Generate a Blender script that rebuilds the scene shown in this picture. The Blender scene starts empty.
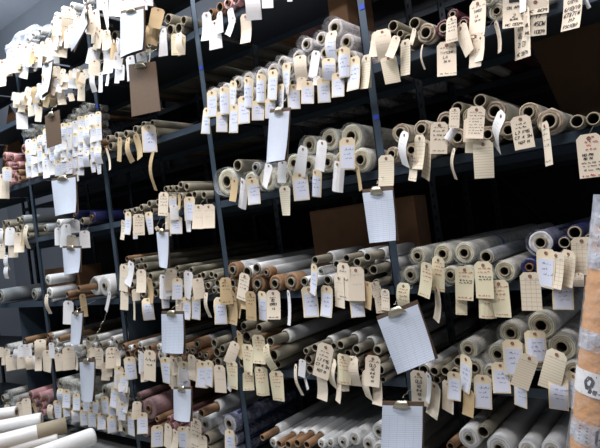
import bpy, bmesh, math, random
from mathutils import Vector, Matrix, noise
random.seed(11)
C = bpy.context.scene.collection
PI = math.pi
# ------------------------------------------------------------------ camera (solved from the rack's straight lines)
F = 551.0; YAW, PIT, ROL = map(math.radians, (-38.36, 0.92, -7.33)); CX, CD = 1.040, 1.859
W = .92
SH = [1.47, 1.048, .601, .202, -.248, -.605, -1.049]      # shelf tops, from the top; camera height is zero
FLOOR = -1.17
fw = Vector((math.sin(YAW)*math.cos(PIT), math.cos(YAW)*math.cos(PIT), math.sin(PIT)))
rt0 = Vector((math.cos(YAW), -math.sin(YAW), 0)); up0 = rt0.cross(fw)
RT = math.cos(ROL)*rt0 + math.sin(ROL)*up0; UP = -math.sin(ROL)*rt0 + math.cos(ROL)*up0
CAM = Vector((CX, -CD, 0))
def ray(u, v): return (u-300)/F*RT - (v-224)/F*UP + fw
def at(u, v, y):
    t = ray(u, v); return CAM + t*((y+CD)/t.y)
def atz(u, v, z):
    t = ray(u, v); return CAM + t*(z/t.z)
def depth(p): return (p-CAM).dot(fw)
cd = bpy.data.cameras.new('camera'); cam = bpy.data.objects.new('camera', cd); C.objects.link(cam)
cd.sensor_width = 36; cd.sensor_fit = 'HORIZONTAL'; cd.lens = 36*F/600; cd.clip_start = .02
M = Matrix((RT, UP, -fw)).transposed().to_4x4(); M.translation = CAM; cam.matrix_world = M
bpy.context.scene.camera = cam

# ------------------------------------------------------------------ materials
def nodes(name):
    m = bpy.data.materials.new(name); m.use_nodes = True
    n = m.node_tree; return m, n, n.nodes['Principled BSDF']
def mat(name, col, rough=.6, metal=0, var=.12, nscale=20, bump=0, bscale=60, spec=.5):
    m, n, b = nodes(name)
    b.inputs['Roughness'].default_value = rough; b.inputs['Metallic'].default_value = metal
    b.inputs['Specular IOR Level'].default_value = spec
    tc = n.nodes.new('ShaderNodeTexCoord'); nz = n.nodes.new('ShaderNodeTexNoise'); nz.inputs['Scale'].default_value = nscale
    n.links.new(tc.outputs['Object'], nz.inputs['Vector'])
    oi = n.nodes.new('ShaderNodeObjectInfo')
    ad = n.nodes.new('ShaderNodeMath'); ad.operation = 'ADD'; n.links.new(nz.outputs['Fac'], ad.inputs[0])
    sc = n.nodes.new('ShaderNodeMath'); sc.operation = 'MULTIPLY_ADD'; sc.inputs[1].default_value = .7; sc.inputs[2].default_value = -.35
    n.links.new(oi.outputs['Random'], sc.inputs[0]); n.links.new(sc.outputs[0], ad.inputs[1])
    mx = n.nodes.new('ShaderNodeMix'); mx.data_type = 'RGBA'; mx.clamp_factor = True
    mx.inputs[6].default_value = (*[c*(1-var) for c in col], 1); mx.inputs[7].default_value = (*[min(1, c*(1+var)) for c in col], 1)
    n.links.new(ad.outputs[0], mx.inputs[0]); n.links.new(mx.outputs[2], b.inputs['Base Color'])
    if bump:
        n2 = n.nodes.new('ShaderNodeTexNoise'); n2.inputs['Scale'].default_value = bscale; n2.inputs['Detail'].default_value = 4
        n.links.new(tc.outputs['Object'], n2.inputs['Vector'])
        bp = n.nodes.new('ShaderNodeBump'); bp.inputs['Strength'].default_value = bump; bp.inputs['Distance'].default_value = .01
        n.links.new(n2.outputs['Fac'], bp.inputs['Height']); n.links.new(bp.outputs[0], b.inputs['Normal'])
    return m
def mat_rings(name, a, c, freq=900):
    m, n, b = nodes(name); b.inputs['Roughness'].default_value = .6
    tc = n.nodes.new('ShaderNodeTexCoord'); sx = n.nodes.new('ShaderNodeSeparateXYZ'); n.links.new(tc.outputs['Object'], sx.inputs[0])
    cb = n.nodes.new('ShaderNodeCombineXYZ'); n.links.new(sx.outputs[0], cb.inputs[0]); n.links.new(sx.outputs[2], cb.inputs[2])
    ln = n.nodes.new('ShaderNodeVectorMath'); ln.operation = 'LENGTH'; n.links.new(cb.outputs[0], ln.inputs[0])
    nz = n.nodes.new('ShaderNodeTexNoise'); nz.inputs['Scale'].default_value = 60; n.links.new(tc.outputs['Object'], nz.inputs['Vector'])
    ma = n.nodes.new('ShaderNodeMath'); ma.operation = 'MULTIPLY_ADD'; ma.inputs[1].default_value = freq; n.links.new(ln.outputs['Value'], ma.inputs[0])
    m5 = n.nodes.new('ShaderNodeMath'); m5.operation = 'MULTIPLY'; m5.inputs[1].default_value = 5; n.links.new(nz.outputs['Fac'], m5.inputs[0]); n.links.new(m5.outputs[0], ma.inputs[2])
    sn = n.nodes.new('ShaderNodeMath'); sn.operation = 'SINE'; n.links.new(ma.outputs[0], sn.inputs[0])
    h = n.nodes.new('ShaderNodeMath'); h.operation = 'MULTIPLY_ADD'; h.inputs[1].default_value = .5; h.inputs[2].default_value = .5; n.links.new(sn.outputs[0], h.inputs[0])
    mx = n.nodes.new('ShaderNodeMix'); mx.data_type = 'RGBA'; mx.inputs[6].default_value = (*a, 1); mx.inputs[7].default_value = (*c, 1)
    n.links.new(h.outputs[0], mx.inputs[0]); n.links.new(mx.outputs[2], b.inputs['Base Color']); return m
def mat_film(name, col, alpha=.3, rough=.18):
    m, n, b = nodes(name)
    b.inputs['Base Color'].default_value = (*col, 1); b.inputs['Roughness'].default_value = rough; b.inputs['Specular IOR Level'].default_value = .8
    tc = n.nodes.new('ShaderNodeTexCoord'); nz = n.nodes.new('ShaderNodeTexNoise'); nz.inputs['Scale'].default_value = 38; nz.inputs['Detail'].default_value = 5
    n.links.new(tc.outputs['Object'], nz.inputs['Vector'])
    bp = n.nodes.new('ShaderNodeBump'); bp.inputs['Strength'].default_value = .9; bp.inputs['Distance'].default_value = .01
    n.links.new(nz.outputs['Fac'], bp.inputs['Height']); n.links.new(bp.outputs[0], b.inputs['Normal'])
    cr = n.nodes.new('ShaderNodeMapRange'); cr.inputs[1].default_value = .35; cr.inputs[2].default_value = .7
    cr.inputs[3].default_value = alpha*.6; cr.inputs[4].default_value = min(1, alpha*1.5)
    n.links.new(nz.outputs['Fac'], cr.inputs[0]); n.links.new(cr.outputs[0], b.inputs['Alpha']); return m
def mat_lines(name, col, ink, nu, nv, tu=.06, tv=.12, top=.88):
    m, n, b = nodes(name); b.inputs['Roughness'].default_value = .75; b.inputs['Specular IOR Level'].default_value = .2
    uv = n.nodes.new('ShaderNodeUVMap'); sx = n.nodes.new('ShaderNodeSeparateXYZ'); n.links.new(uv.outputs[0], sx.inputs[0])
    def lines(sock, k, t):
        a = n.nodes.new('ShaderNodeMath'); a.operation = 'MULTIPLY'; a.inputs[1].default_value = k; n.links.new(sock, a.inputs[0])
        f = n.nodes.new('ShaderNodeMath'); f.operation = 'FRACT'; n.links.new(a.outputs[0], f.inputs[0])
        l = n.nodes.new('ShaderNodeMath'); l.operation = 'LESS_THAN'; l.inputs[1].default_value = t; n.links.new(f.outputs[0], l.inputs[0]); return l.outputs[0]
    o = n.nodes.new('ShaderNodeMath'); o.operation = 'MAXIMUM'
    n.links.new(lines(sx.outputs[1], nv, tv), o.inputs[0])
    if nu: n.links.new(lines(sx.outputs[0], nu, tu), o.inputs[1])
    else: o.inputs[1].default_value = 0
    lt = n.nodes.new('ShaderNodeMath'); lt.operation = 'LESS_THAN'; lt.inputs[1].default_value = top; n.links.new(sx.outputs[1], lt.inputs[0])
    g = n.nodes.new('ShaderNodeMath'); g.operation = 'MULTIPLY'; n.links.new(o.outputs[0], g.inputs[0]); n.links.new(lt.outputs[0], g.inputs[1])
    g2 = n.nodes.new('ShaderNodeMath'); g2.operation = 'MULTIPLY'; g2.inputs[1].default_value = .6; n.links.new(g.outputs[0], g2.inputs[0])
    mx = n.nodes.new('ShaderNodeMix'); mx.data_type = 'RGBA'; mx.inputs[6].default_value = (*col, 1); mx.inputs[7].default_value = (*ink, 1)
    n.links.new(g2.outputs[0], mx.inputs[0]); n.links.new(mx.outputs[2], b.inputs['Base Color']); return m

cream, white, kraft = (.82, .74, .57), (.84, .84, .84), (.50, .36, .20)
MT = dict(
    cream=mat('cream_card', (.84, .74, .59), .75, var=.08, nscale=8, spec=.2), white=mat('white_card', white, .75, var=.05, nscale=8, spec=.2),
    kraftcard=mat('kraft_card', (.56, .42, .24), .8, var=.1, spec=.2), panel=mat('label_paper', (.70, .74, .85), .7, var=.06, spec=.2),
    redcard=mat('yellowed_card', (.80, .74, .52), .75, var=.08, spec=.2), edge=mat('label_card', (.82, .71, .50), .75, var=.08, spec=.2),
    grid=mat_lines('ruled_card', (.80, .72, .56), (.35, .25, .2), 4, 9, .07, .1, .85),
    lined=mat_lines('lined_card', (.80, .73, .57), (.45, .36, .25), 0, 14, 0, .16, .82),
    sheet=mat('sheet_paper', (.66, .72, .82), .7, var=.05, spec=.2), paper=mat_lines('form_paper', (.64, .71, .82), (.30, .34, .42), 5, 26, .03, .16, .82),
    blackink=mat('black_ink', (.015, .015, .02), .6), redink=mat('red_ink', (.55, .05, .04), .6), blueink=mat('blue_ink', (.16, .22, .42), .6),
    greyink=mat('faded_ink', (.30, .30, .34), .6),
    eyelet=mat('eyelet_fibre', (.30, .12, .08), .6), wire=mat('tie_wire', (.22, .20, .18), .5),
    tan=mat('grey_cardboard', (.27, .25, .19), .75, bump=.15), corein=mat('core_inside', (.10, .088, .066), .9),
    coretan=mat('core_cardboard', (.36, .31, .22), .8, bump=.15), krf=mat('brown_kraft', (.27, .155, .08), .75, bump=.3, bscale=30),
    krfdark=mat('dark_kraft', (.20, .095, .045), .8, bump=.3),
    wht=mat('white_vinyl', (.80, .81, .80), .4, var=.04, bump=.25, bscale=14), gry=mat('grey_vinyl', (.32, .34, .35), .4, bump=.3, bscale=14),
    softwhite=mat('soft_white_fabric', (.80, .74, .72), .5, var=.05), softlayers=mat_rings('soft_white_layers', (.88, .84, .80), (.66, .60, .57)),
    fabric=mat('ivory_fabric', (.60, .57, .48), .45, var=.06, bump=.2, bscale=12), ivf=mat_rings('ivory_layers', (.80, .76, .60), (.42, .40, .28)),
    paperf=mat_rings('paper_layers', (.48, .40, .30), (.20, .15, .10), 700), whtf=mat_rings('white_layers', (.82, .82, .80), (.55, .56, .55), 600),
    nvy=mat('navy_vinyl', (.02, .025, .09), .35, bump=.3), red=mat('burgundy_vinyl', (.08, .01, .018), .35, bump=.3),
    pnk=mat('pink_vinyl', (.62, .34, .34), .4, bump=.3), mve=mat('mauve_vinyl', (.30, .19, .19), .45, bump=.3),
    film=mat_film('clear_film', (.70, .74, .78), .30), filmdark=mat_film('hazy_film', (.55, .58, .72), .35),
    filmthin=mat_film('thin_film', (.80, .82, .86), .17), 
    filmthick=mat_film('milky_film', (.60, .64, .72), .7, .4),
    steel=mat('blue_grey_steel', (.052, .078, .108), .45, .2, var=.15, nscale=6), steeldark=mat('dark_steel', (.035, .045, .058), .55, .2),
    deck=mat('shaded_deck_steel', (.030, .038, .048), .6, .1),  # darker than the lip steel: shade under the shelves put into the colour
    hole=mat('slot_shadow', (.006, .006, .007), .9), bluetape=mat('blue_tape', (.02, .06, .5), .5),
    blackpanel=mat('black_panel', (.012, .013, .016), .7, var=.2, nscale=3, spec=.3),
    board=mat('hardboard', (.125, .08, .05), .7, var=.2, nscale=60), clip=mat('clip_metal', (.55, .50, .38), .35, .8),
    cartondark=mat('dark_carton', (.10, .055, .028), .9, var=.15),
    carton=mat('carton_board', (.20, .105, .05), .85, var=.15), strap=mat('blue_strap', (.02, .07, .42), .4),
    concrete=mat('concrete', (.25, .25, .24), .6, nscale=3, bump=.1), wall=mat('grey_wall', (.34, .37, .42), .8, nscale=2),
    ceil=mat('ceiling_paint', (.60, .64, .72), .8, nscale=2), wood=mat('table_wood', (.22, .15, .09), .7, nscale=9),
    packkraft=mat('crinkled_kraft', (.66, .33, .11), .5, var=.08, bump=.5, bscale=40), ink=mat('print_ink', (.03, .03, .05), .5),
)
# ------------------------------------------------------------------ helpers
def obj(name, bm, material, parent=None, smooth=False, loc=None):
    me = bpy.data.meshes.new(name)
    if isinstance(bm, tuple):
        me.from_pydata(*[list(map(tuple, a)) for a in (bm[0], [], bm[1])])
        if len(bm) > 2:
            uvl = me.uv_layers.new(name='UVMap')
            for p in me.polygons:
                for li in p.loop_indices: uvl.data[li].uv = bm[2][me.loops[li].vertex_index]
    else:
        bmesh.ops.recalc_face_normals(bm, faces=bm.faces); bm.to_mesh(me); bm.free()
    for mm in (material if isinstance(material, list) else [material]): me.materials.append(MT[mm] if isinstance(mm, str) else mm)
    if smooth:
        for p in me.polygons: p.use_smooth = True
    o = bpy.data.objects.new(name, me); C.objects.link(o)
    if parent: o.parent = parent
    if loc: o.location = loc
    return o
def share(name, me, parent):
    o = bpy.data.objects.new(name, me); C.objects.link(o); o.parent = parent; return o
def thing(name, label, cat, loc=(0, 0, 0), group=None):
    o = bpy.data.objects.new(name, None); o.empty_display_size = .02; C.objects.link(o); o.location = loc
    o['label'] = label; o['category'] = cat
    if group: o['group'] = group
    return o
def box(bm, a, b, mi=0):
    vs = [bm.verts.new((x, y, z)) for x in (a[0], b[0]) for y in (a[1], b[1]) for z in (a[2], b[2])]
    for f in ((0, 1, 3, 2), (4, 6, 7, 5), (0, 4, 5, 1), (2, 3, 7, 6), (0, 2, 6, 4), (1, 5, 7, 3)):
        bm.faces.new([vs[i] for i in f]).material_index = mi
def boxobj(name, a, b, m, parent=None, bev=0):
    bm = bmesh.new(); box(bm, a, b)
    if bev: bmesh.ops.bevel(bm, geom=bm.edges[:], offset=bev, segments=2, affect='EDGES')
    return obj(name, bm, m, parent)
def tube(bm, pts, r, n=5):
    rings = []
    for i, p in enumerate(pts):
        p = Vector(p); d = (Vector(pts[min(i+1, len(pts)-1)])-Vector(pts[max(i-1, 0)])).normalized()
        a = d.cross(Vector((0, 0, 1)) if abs(d.z) < .9 else Vector((1, 0, 0))).normalized(); b = d.cross(a)
        rings.append([bm.verts.new(p+r*(math.cos(2*PI*k/n)*a+math.sin(2*PI*k/n)*b)) for k in range(n)])
    for A, B in zip(rings, rings[1:]):
        for k in range(n): bm.faces.new((A[k], A[(k+1) % n], B[(k+1) % n], B[k]))
    bm.faces.new(rings[0]); bm.faces.new(rings[-1][::-1])
def lathe(bm, prof, n=28, jit=0, seed=0, mi=None, closed=False):
    """profile of (radius, y) revolved about the y axis; jit makes crumpled edges"""
    rings = []
    for j, (r, y) in enumerate(prof):
        ring = []
        for k in range(n):
            a = 2*PI*k/n; q = r
            yy = y
            if jit:
                w = noise.noise(Vector((math.cos(a)*2.2+seed, math.sin(a)*2.2, y*14)))
                q = r*(1+jit*w); yy = y + jit*.05*noise.noise(Vector((math.cos(a)*3, math.sin(a)*3+seed, 4)))*(1 if y < .02 else 0)
            ring.append(bm.verts.new((q*math.cos(a), yy, q*math.sin(a))))
        rings.append(ring)
    for j, (A, B) in enumerate(zip(rings, rings[1:])):
        for k in range(n):
            f = bm.faces.new((A[k], A[(k+1) % n], B[(k+1) % n], B[k]))
            if mi: f.material_index = mi[j]
    if closed: bm.faces.new(rings[-1])
    return rings
ORD = 'first second third fourth fifth sixth seventh eighth ninth tenth eleventh twelfth thirteenth fourteenth fifteenth sixteenth seventeenth eighteenth nineteenth twentieth'.split()
def ordinal(n):
    if n <= 20: return ORD[n-1]
    t = {2: 'twenty', 3: 'thirty', 4: 'forty', 5: 'fifty', 6: 'sixty'}[n//10]
    if n % 10 == 0: return {2: 'twentieth', 3: 'thirtieth', 4: 'fortieth', 5: 'fiftieth', 6: 'sixtieth'}[n//10]
    return t+'-'+ORD[n % 10-1]
SHN = ['top shelf', 'second shelf', 'third shelf', 'fourth shelf', 'fifth shelf', 'sixth shelf', 'bottom shelf']
def bay(x): return max(-1, min(4, int(math.floor(-x/W))))
BAYN = {-1: 'right bay', 0: 'middle bay', 1: 'left-middle bay', 2: 'left bay', 3: 'far-left bay', 4: 'far-left bay'}
def rowof(z, slack):
    for i, s in enumerate(SH):
        if s <= z+slack: return i
    return 6
# ------------------------------------------------------------------ setting
def struct(o): o['kind'] = 'structure'; return o
struct(boxobj('floor', (-9, -6, FLOOR-.1), (4, 3.6, FLOOR), 'concrete'))
CEIL = 4.1
struct(boxobj('ceiling', (-9, -6, CEIL), (4, 3.6, CEIL+.1), 'ceil'))
struct(boxobj('wall_back', (-9, 2.6, FLOOR), (4, 2.7, CEIL), 'wall'))
struct(boxobj('wall_left', (-9.1, -6, FLOOR), (-9, 3.6, CEIL), 'wall'))
struct(boxobj('wall_right', (3.4, -6, FLOOR), (3.5, 3.6, CEIL), 'wall'))
# ------------------------------------------------------------------ the rack
rack = thing('shelving_rack', 'long blue-grey slotted steel shelving rack holding every tagged fabric roll', 'shelving rack', (0, 0, FLOOR))
def rp(name, bm, m): 
    o = obj(name, bm, m, rack); o.matrix_parent_inverse = Matrix.Translation((0, 0, -FLOOR)); return o
X0 = -5*W
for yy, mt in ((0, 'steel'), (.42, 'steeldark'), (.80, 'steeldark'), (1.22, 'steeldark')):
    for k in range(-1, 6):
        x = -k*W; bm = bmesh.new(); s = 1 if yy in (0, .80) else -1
        top = SH[0]+.02
        box(bm, (x-.017, yy, FLOOR), (x+.017, yy+.003, top))
        box(bm, (x-.017, yy, FLOOR), (x-.013, yy+.03, top))
        z = FLOOR+.05
        if -2 < k < 5 and yy > .1:
            while z < top-.03:
                box(bm, (x-.004, yy-.0012, z), (x+.004, yy-.0002, z+.018), 1); z += .05
        rp('post', bm, [mt, 'hole'])
for i, z in enumerate(SH):
    for k in range(-1, 5):
        xr = -k*W; xl = xr-W
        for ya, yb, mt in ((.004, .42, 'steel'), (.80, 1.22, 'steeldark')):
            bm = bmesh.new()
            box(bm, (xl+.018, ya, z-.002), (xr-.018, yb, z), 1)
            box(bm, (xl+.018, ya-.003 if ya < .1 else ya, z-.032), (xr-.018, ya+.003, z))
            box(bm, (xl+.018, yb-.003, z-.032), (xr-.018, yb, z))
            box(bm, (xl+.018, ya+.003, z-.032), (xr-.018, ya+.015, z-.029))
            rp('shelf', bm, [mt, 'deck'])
for k in (2, 3):                                    # sheet-steel side panels low in the far bays
    for za, zb in ((SH[5]+.0, SH[4]-.033), (SH[6], SH[5]-.033)):
        bm = bmesh.new(); box(bm, (-k*W-.5*W if k == 3 else -k*W-.006, .03, za), (-k*W-.5*W+.004 if k == 3 else -k*W-.002, .41, zb)); rp('side_panel', bm, 'steel')
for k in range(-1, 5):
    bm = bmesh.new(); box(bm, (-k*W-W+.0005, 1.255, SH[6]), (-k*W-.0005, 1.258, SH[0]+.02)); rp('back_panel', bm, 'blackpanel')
for k in range(-1, 5):                              # sway braces at the back
    bm = bmesh.new(); tube(bm, [(-k*W-.01, 1.24, SH[6]), (-k*W-W+.01, 1.24, SH[3])], .006); tube(bm, [(-k*W-.01, 1.24, SH[3]), (-k*W-W+.01, 1.24, SH[0])], .006)
    rp('sway_brace', bm, 'steeldark')
for u, v in ((95.5, 107), (202.5, 67), (377, 117), (359.5, 8)):
    p = at(u, v, -.001); bm = bmesh.new(); k = round(-p.x/W); box(bm, (-k*W-.006, -.0022, p.z-.009), (-k*W+.0165, -.0012, p.z+.009)); rp('tape_mark', bm, 'bluetape')

# ------------------------------------------------------------------ measured data: (crop origin x, y, scale, rolls, tags)
# roll: (x, y, radius, kind)      tag: (top x, top y, bottom x, bottom y, width, kind)
S5, S6_ = 4.975, 5.97
DATA = [
 (360, 0, S5, [(165,130,30,'tan'),(200,168,20,'tan'),(240,200,30,'tan'),(282,125,32,'tan'),(335,180,46,'rag'),(415,160,45,'red'),(450,85,30,'red'),(515,120,35,'red'),(100,215,30,'tan')],
  [(140,290,165,415,80,'lined'),(85,170,75,290,55,'c'),(110,160,130,300,80,'c'),(180,190,150,290,45,'c'),(225,215,228,375,50,'lined'),(270,150,258,225,22,'c'),(30,295,35,440,50,'lined'),
   (430,225,433,390,92,'T1'),(455,95,460,210,50,'k'),(500,140,545,265,60,'c'),(575,180,575,335,60,'c'),(585,18,590,195,80,'T2'),(308,235,315,350,8,'c')]),
 (480, 0, S5, [(80,85,38,'clr'),(50,15,30,'clr'),(160,40,38,'clr'),(250,25,35,'clr'),(345,25,32,'clr')],
  [(205,60,218,290,75,'T3'),(170,-15,168,140,105,'T4'),(275,10,272,180,105,'T5'),(285,-60,285,82,110,'T6'),(463,-40,462,158,88,'T7'),(80,120,98,265,18,'c'),(530,-40,537,45,18,'w'),(2,190,5,310,40,'c'),(212,-30,215,60,32,'w')]),
 (190, 50, S6_, [(140,265,36,'clw'),(213,235,36,'clw'),(280,200,38,'clw'),(345,175,40,'clw'),(425,155,42,'clw'),(497,125,45,'clw'),(575,95,42,'clw')],
  [(98,360,98,500,38,'L'),(190,380,190,490,65,'L'),(262,340,262,495,55,'L'),(320,290,325,440,70,'L'),(408,315,405,420,75,'L'),(480,300,478,410,60,'L'),(540,220,545,370,45,'L'),
   (130,255,135,400,60,'L'),(195,235,200,385,62,'L'),(258,200,250,345,45,'L'),(337,180,335,345,55,'L'),(412,158,410,315,58,'L'),(495,135,492,300,58,'L'),(575,95,575,265,55,'L')]),
 (280, 10, S6_, [(155,205,38,'clw'),(243,170,38,'clw'),(325,105,50,'clw'),(395,190,45,'clw'),(455,275,45,'clw'),(100,290,40,'clw'),(190,290,38,'clw'),(270,260,40,'clw'),(340,270,36,'clw'),(35,330,36,'clw')], []),
 (280, 50, S6_, [],
  [(80,220,85,355,75,'L'),(165,200,165,330,75,'L'),(258,180,265,315,75,'L'),(345,150,350,290,75,'L'),(130,170,125,245,80,'c'),(220,160,215,215,70,'w'),
   (290,60,295,185,80,'L'),(440,60,450,250,75,'L'),(515,50,520,240,52,'lined'),(370,0,378,165,75,'L'),(215,20,195,165,55,'w'),(120,45,130,185,75,'c'),(308,-95,308,75,68,'L')]),
 (120, 0, S5, [(420,85,22,'krf'),(455,92,24,'krf'),(505,50,30,'krf'),(545,30,30,'pnk'),(585,15,28,'pnk'),(240,95,28,'tan'),(250,150,30,'tan'),(310,135,30,'tan'),(340,105,24,'tan'),(185,205,26,'tan'),(150,235,22,'tan')],
  [(470,115,482,245,55,'w'),(430,75,425,205,48,'w'),(495,70,500,165,28,'w'),(548,50,562,120,30,'w'),(562,90,535,180,30,'w'),
   (190,50,170,140,62,'v'),(165,135,150,220,72,'v'),(215,155,220,280,32,'w'),(290,178,290,274,68,'r'),(150,250,150,320,6,'c'),
   (10,330,10,400,25,'w'),(50,290,60,400,42,'w'),(103,270,112,390,50,'w'),(15,0,20,65,60,'w'),(65,-20,68,55,50,'w'),(107,-20,112,50,48,'w'),(148,-20,150,30,30,'w')]),
 (180, 0, 2.985, [(172,8,14,'pnk'),(205,5,14,'clr'),(245,-14,14,'clr')], [(195,50,195,130,32,'c'),(215,-20,222,60,45,'w'),(260,-20,262,25,35,'w'),(330,-25,328,5,15,'w'),(-5,105,2,165,22,'c')]),
 (0, 0, S5, [(275,80,22,'wht'),(310,50,22,'wht'),(355,30,22,'wht'),(260,130,22,'wht'),(135,195,18,'wht'),(165,190,18,'wht'),(200,188,18,'wht'),(95,222,18,'wht'),(425,20,24,'wht'),(470,5,22,'wht'),
    (570,180,28,'tan'),(600,245,26,'tan'),(350,365,22,'krf'),(385,355,24,'tan'),(415,365,24,'tan'),(430,390,22,'tan'),(490,225,24,'tan'),(540,290,22,'tan')],
  [(10,310,10,430,50,'c'),(60,255,60,365,48,'w'),(90,235,88,330,48,'w'),(130,235,118,390,42,'w'),(165,225,150,340,40,'w'),(205,235,235,325,25,'c'),(190,245,185,360,12,'c'),(232,300,235,430,38,'w'),
   (262,240,265,315,58,'w'),(302,185,295,285,66,'c'),(300,90,300,185,62,'w'),(268,140,268,215,18,'v'),(345,155,345,235,36,'c'),(345,50,335,145,58,'k'),
   (470,65,485,205,46,'c'),(440,40,455,150,30,'c'),(520,15,538,145,32,'w'),(572,-10,572,92,56,'w'),(505,-20,505,50,45,'w'),
   (462,370,466,460,25,'w'),(500,370,502,460,20,'w'),(537,365,537,430,14,'w'),(470,305,468,375,72,'c'),(470,245,455,320,90,'w'),(532,210,535,370,50,'w'),(592,270,578,345,44,'w'),(585,345,582,415,24,'w'),
   (362,380,362,440,52,'w'),(412,400,410,465,26,'w'),(322,385,322,450,32,'c'),(290,380,255,410,50,'v'),(395,380,395,440,30,'c')]),
 (0, 90, S5, [(110,35,16,'krf'),(160,35,16,'tan'),(190,30,16,'tan'),(220,40,16,'tan'),(130,215,17,'clr'),(160,210,17,'clr'),(180,195,17,'clr'),(20,330,22,'pnk'),(60,335,20,'pnk'),(100,300,26,'pnk'),(85,372,16,'pnk'),(90,410,16,'krf')],
  [(88,30,82,90,25,'c'),(112,40,105,110,34,'c'),(108,115,112,195,50,'w'),(152,50,158,130,30,'c'),(195,90,190,158,30,'c'),(240,20,225,85,35,'v'),(300,10,312,78,40,'c'),(350,20,360,55,60,'c'),(405,-10,405,55,32,'c'),(270,20,262,85,30,'v'),(170,60,180,120,26,'w'),
   (35,390,35,455,42,'L'),(10,430,10,540,60,'c')]),
 (80, 110, 3.73, [(75,120,13,'krf'),(105,106,13,'tan'),(137,95,14,'tan'),(172,90,15,'tan'),(207,72,15,'tan'),(238,56,14,'tan'),(270,50,14,'tan')],
  [(148,110,148,192,15,'v'),(178,112,190,198,17,'v'),(208,98,224,183,20,'v'),(256,65,262,158,52,'L'),(270,165,273,305,7,'v'),(100,150,112,225,7,'c')]),
 (0, 180, S5, [(288,215,20,'wht'),(370,175,22,'nvy'),(455,185,28,'nvy'),(410,205,18,'tan'),(225,240,22,'gry'),(110,195,20,'gry'),(45,220,16,'tan'),(90,200,17,'tan'),(130,245,17,'tan'),(20,215,16,'tan'),(75,245,16,'tan')],
  [(290,245,292,325,42,'w'),(420,260,425,338,48,'w'),(372,205,378,262,62,'w'),(330,230,330,335,46,'w'),(355,280,355,340,50,'c'),(390,290,395,330,50,'w'),
   (5,250,5,330,25,'w'),(30,380,36,450,18,'w'),(8,325,8,392,34,'c'),(60,300,62,386,44,'c'),(50,245,50,325,42,'w'),(92,270,95,362,46,'c'),(130,235,135,345,18,'c'),(20,240,22,320,14,'v'),(113,255,118,330,14,'v')]),
 (0, 270, S5, [(235,50,26,'wht'),(243,115,28,'wht'),(415,93,16,'bigp'),(545,78,50,'wht'),(335,122,17,'krf'),(0,130,34,'gry')],
  [(232,130,245,222,16,'c'),(340,165,340,270,48,'w'),(410,130,425,232,30,'v'),(545,120,522,205,12,'w'),(30,-10,32,45,18,'w')]),
 (0, 310, S5, [(240,130,15,'krf'),(260,128,15,'wht'),(295,145,15,'krf'),(315,185,15,'wht'),(347,185,15,'wht'),(440,145,15,'tan'),(480,140,15,'wht'),(555,145,14,'wht'),(542,172,14,'wht'),(462,180,14,'wht'),
    (110,190,14,'clr'),(140,185,14,'clr'),(40,185,14,'clr'),(65,188,14,'clr'),(125,152,15,'krf'),(200,165,15,'krf'),(170,170,14,'tan'),(500,175,14,'tan'),(585,165,14,'tan'),(425,190,13,'tan'),(385,190,13,'clr')],
  [(35,200,30,275,32,'c'),(55,230,58,300,50,'c'),(8,190,8,235,20,'c'),(80,200,78,250,22,'w'),(110,180,108,255,42,'w'),(105,240,106,295,40,'c'),(150,235,152,298,42,'c'),(135,180,140,240,38,'w'),
   (200,155,200,235,54,'c'),(190,225,190,302,40,'w'),(255,170,262,240,25,'w'),(235,210,234,308,46,'c'),(290,225,300,302,38,'c'),(340,195,346,298,58,'c'),(378,225,382,300,10,'c'),(405,200,385,175,25,'w'),
   (440,160,445,240,24,'c'),(465,190,462,235,36,'c'),(492,200,496,292,38,'k'),(525,270,525,352,42,'c'),(545,290,542,332,44,'c'),(555,195,553,290,58,'K1'),(592,290,590,395,44,'L'),(580,200,588,280,22,'c')]),
 (0, 358, S5, [(300,130,24,'clr'),(345,140,24,'clr'),(387,145,22,'clr'),(300,195,22,'clr'),(345,190,22,'clr'),(385,195,20,'clr'),(520,165,26,'clr'),(550,200,22,'clr'),(500,210,22,'clr'),(455,215,20,'clr'),(150,185,22,'pnk'),(190,195,22,'pnk'),(230,205,22,'mve'),
    (45,180,18,'clr'),(15,200,18,'tan'),(75,210,18,'clr'),(105,215,17,'mve'),(165,225,18,'mve'),(590,190,22,'clr'),(585,240,20,'clr')],
  [(430,205,430,268,30,'L'),(475,215,475,278,30,'L'),(330,165,335,250,36,'L'),(380,185,385,262,34,'L'),(300,160,302,225,30,'L'),(285,220,290,302,38,'L'),(330,250,333,292,32,'L'),(375,260,378,322,40,'L'),(415,265,420,335,35,'L'),(455,265,460,342,38,'L'),
   (520,200,525,280,38,'L'),(572,150,572,248,38,'L'),(555,240,560,300,35,'L'),(595,200,598,290,34,'L'),(505,280,508,356,40,'L'),(555,295,558,370,46,'L'),(592,305,600,365,14,'c'),
   (250,240,250,305,25,'c'),(130,210,138,290,40,'c'),(100,225,100,292,42,'c'),(165,230,182,282,14,'v'),(35,235,30,270,30,'c'),
   (22,0,22,35,30,'c'),(105,0,108,52,40,'c'),(190,0,195,65,30,'c')]),
 (120, 180, S5, [(25,160,13,'tan'),(50,155,13,'tan'),(75,150,15,'tan'),(107,138,18,'tan'),(147,120,19,'tan'),(232,45,17,'tan'),(255,42,14,'tan'),(276,42,17,'tan'),(302,25,18,'tan'),(332,35,20,'tan'),(302,85,20,'tan'),(368,75,20,'tan'),(418,75,20,'tan'),(255,90,20,'tan'),(190,110,18,'tan'),(212,80,17,'tan')],
  [(15,210,20,300,18,'k'),(75,255,78,295,22,'w'),(40,170,45,275,30,'L'),(92,180,95,275,55,'k'),(142,170,155,270,38,'L'),
   (230,170,230,275,28,'c'),(278,190,280,272,60,'L'),(262,85,262,135,42,'L'),(268,130,272,198,42,'w'),(217,72,215,178,48,'k'),(295,80,300,150,12,'v'),
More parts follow.
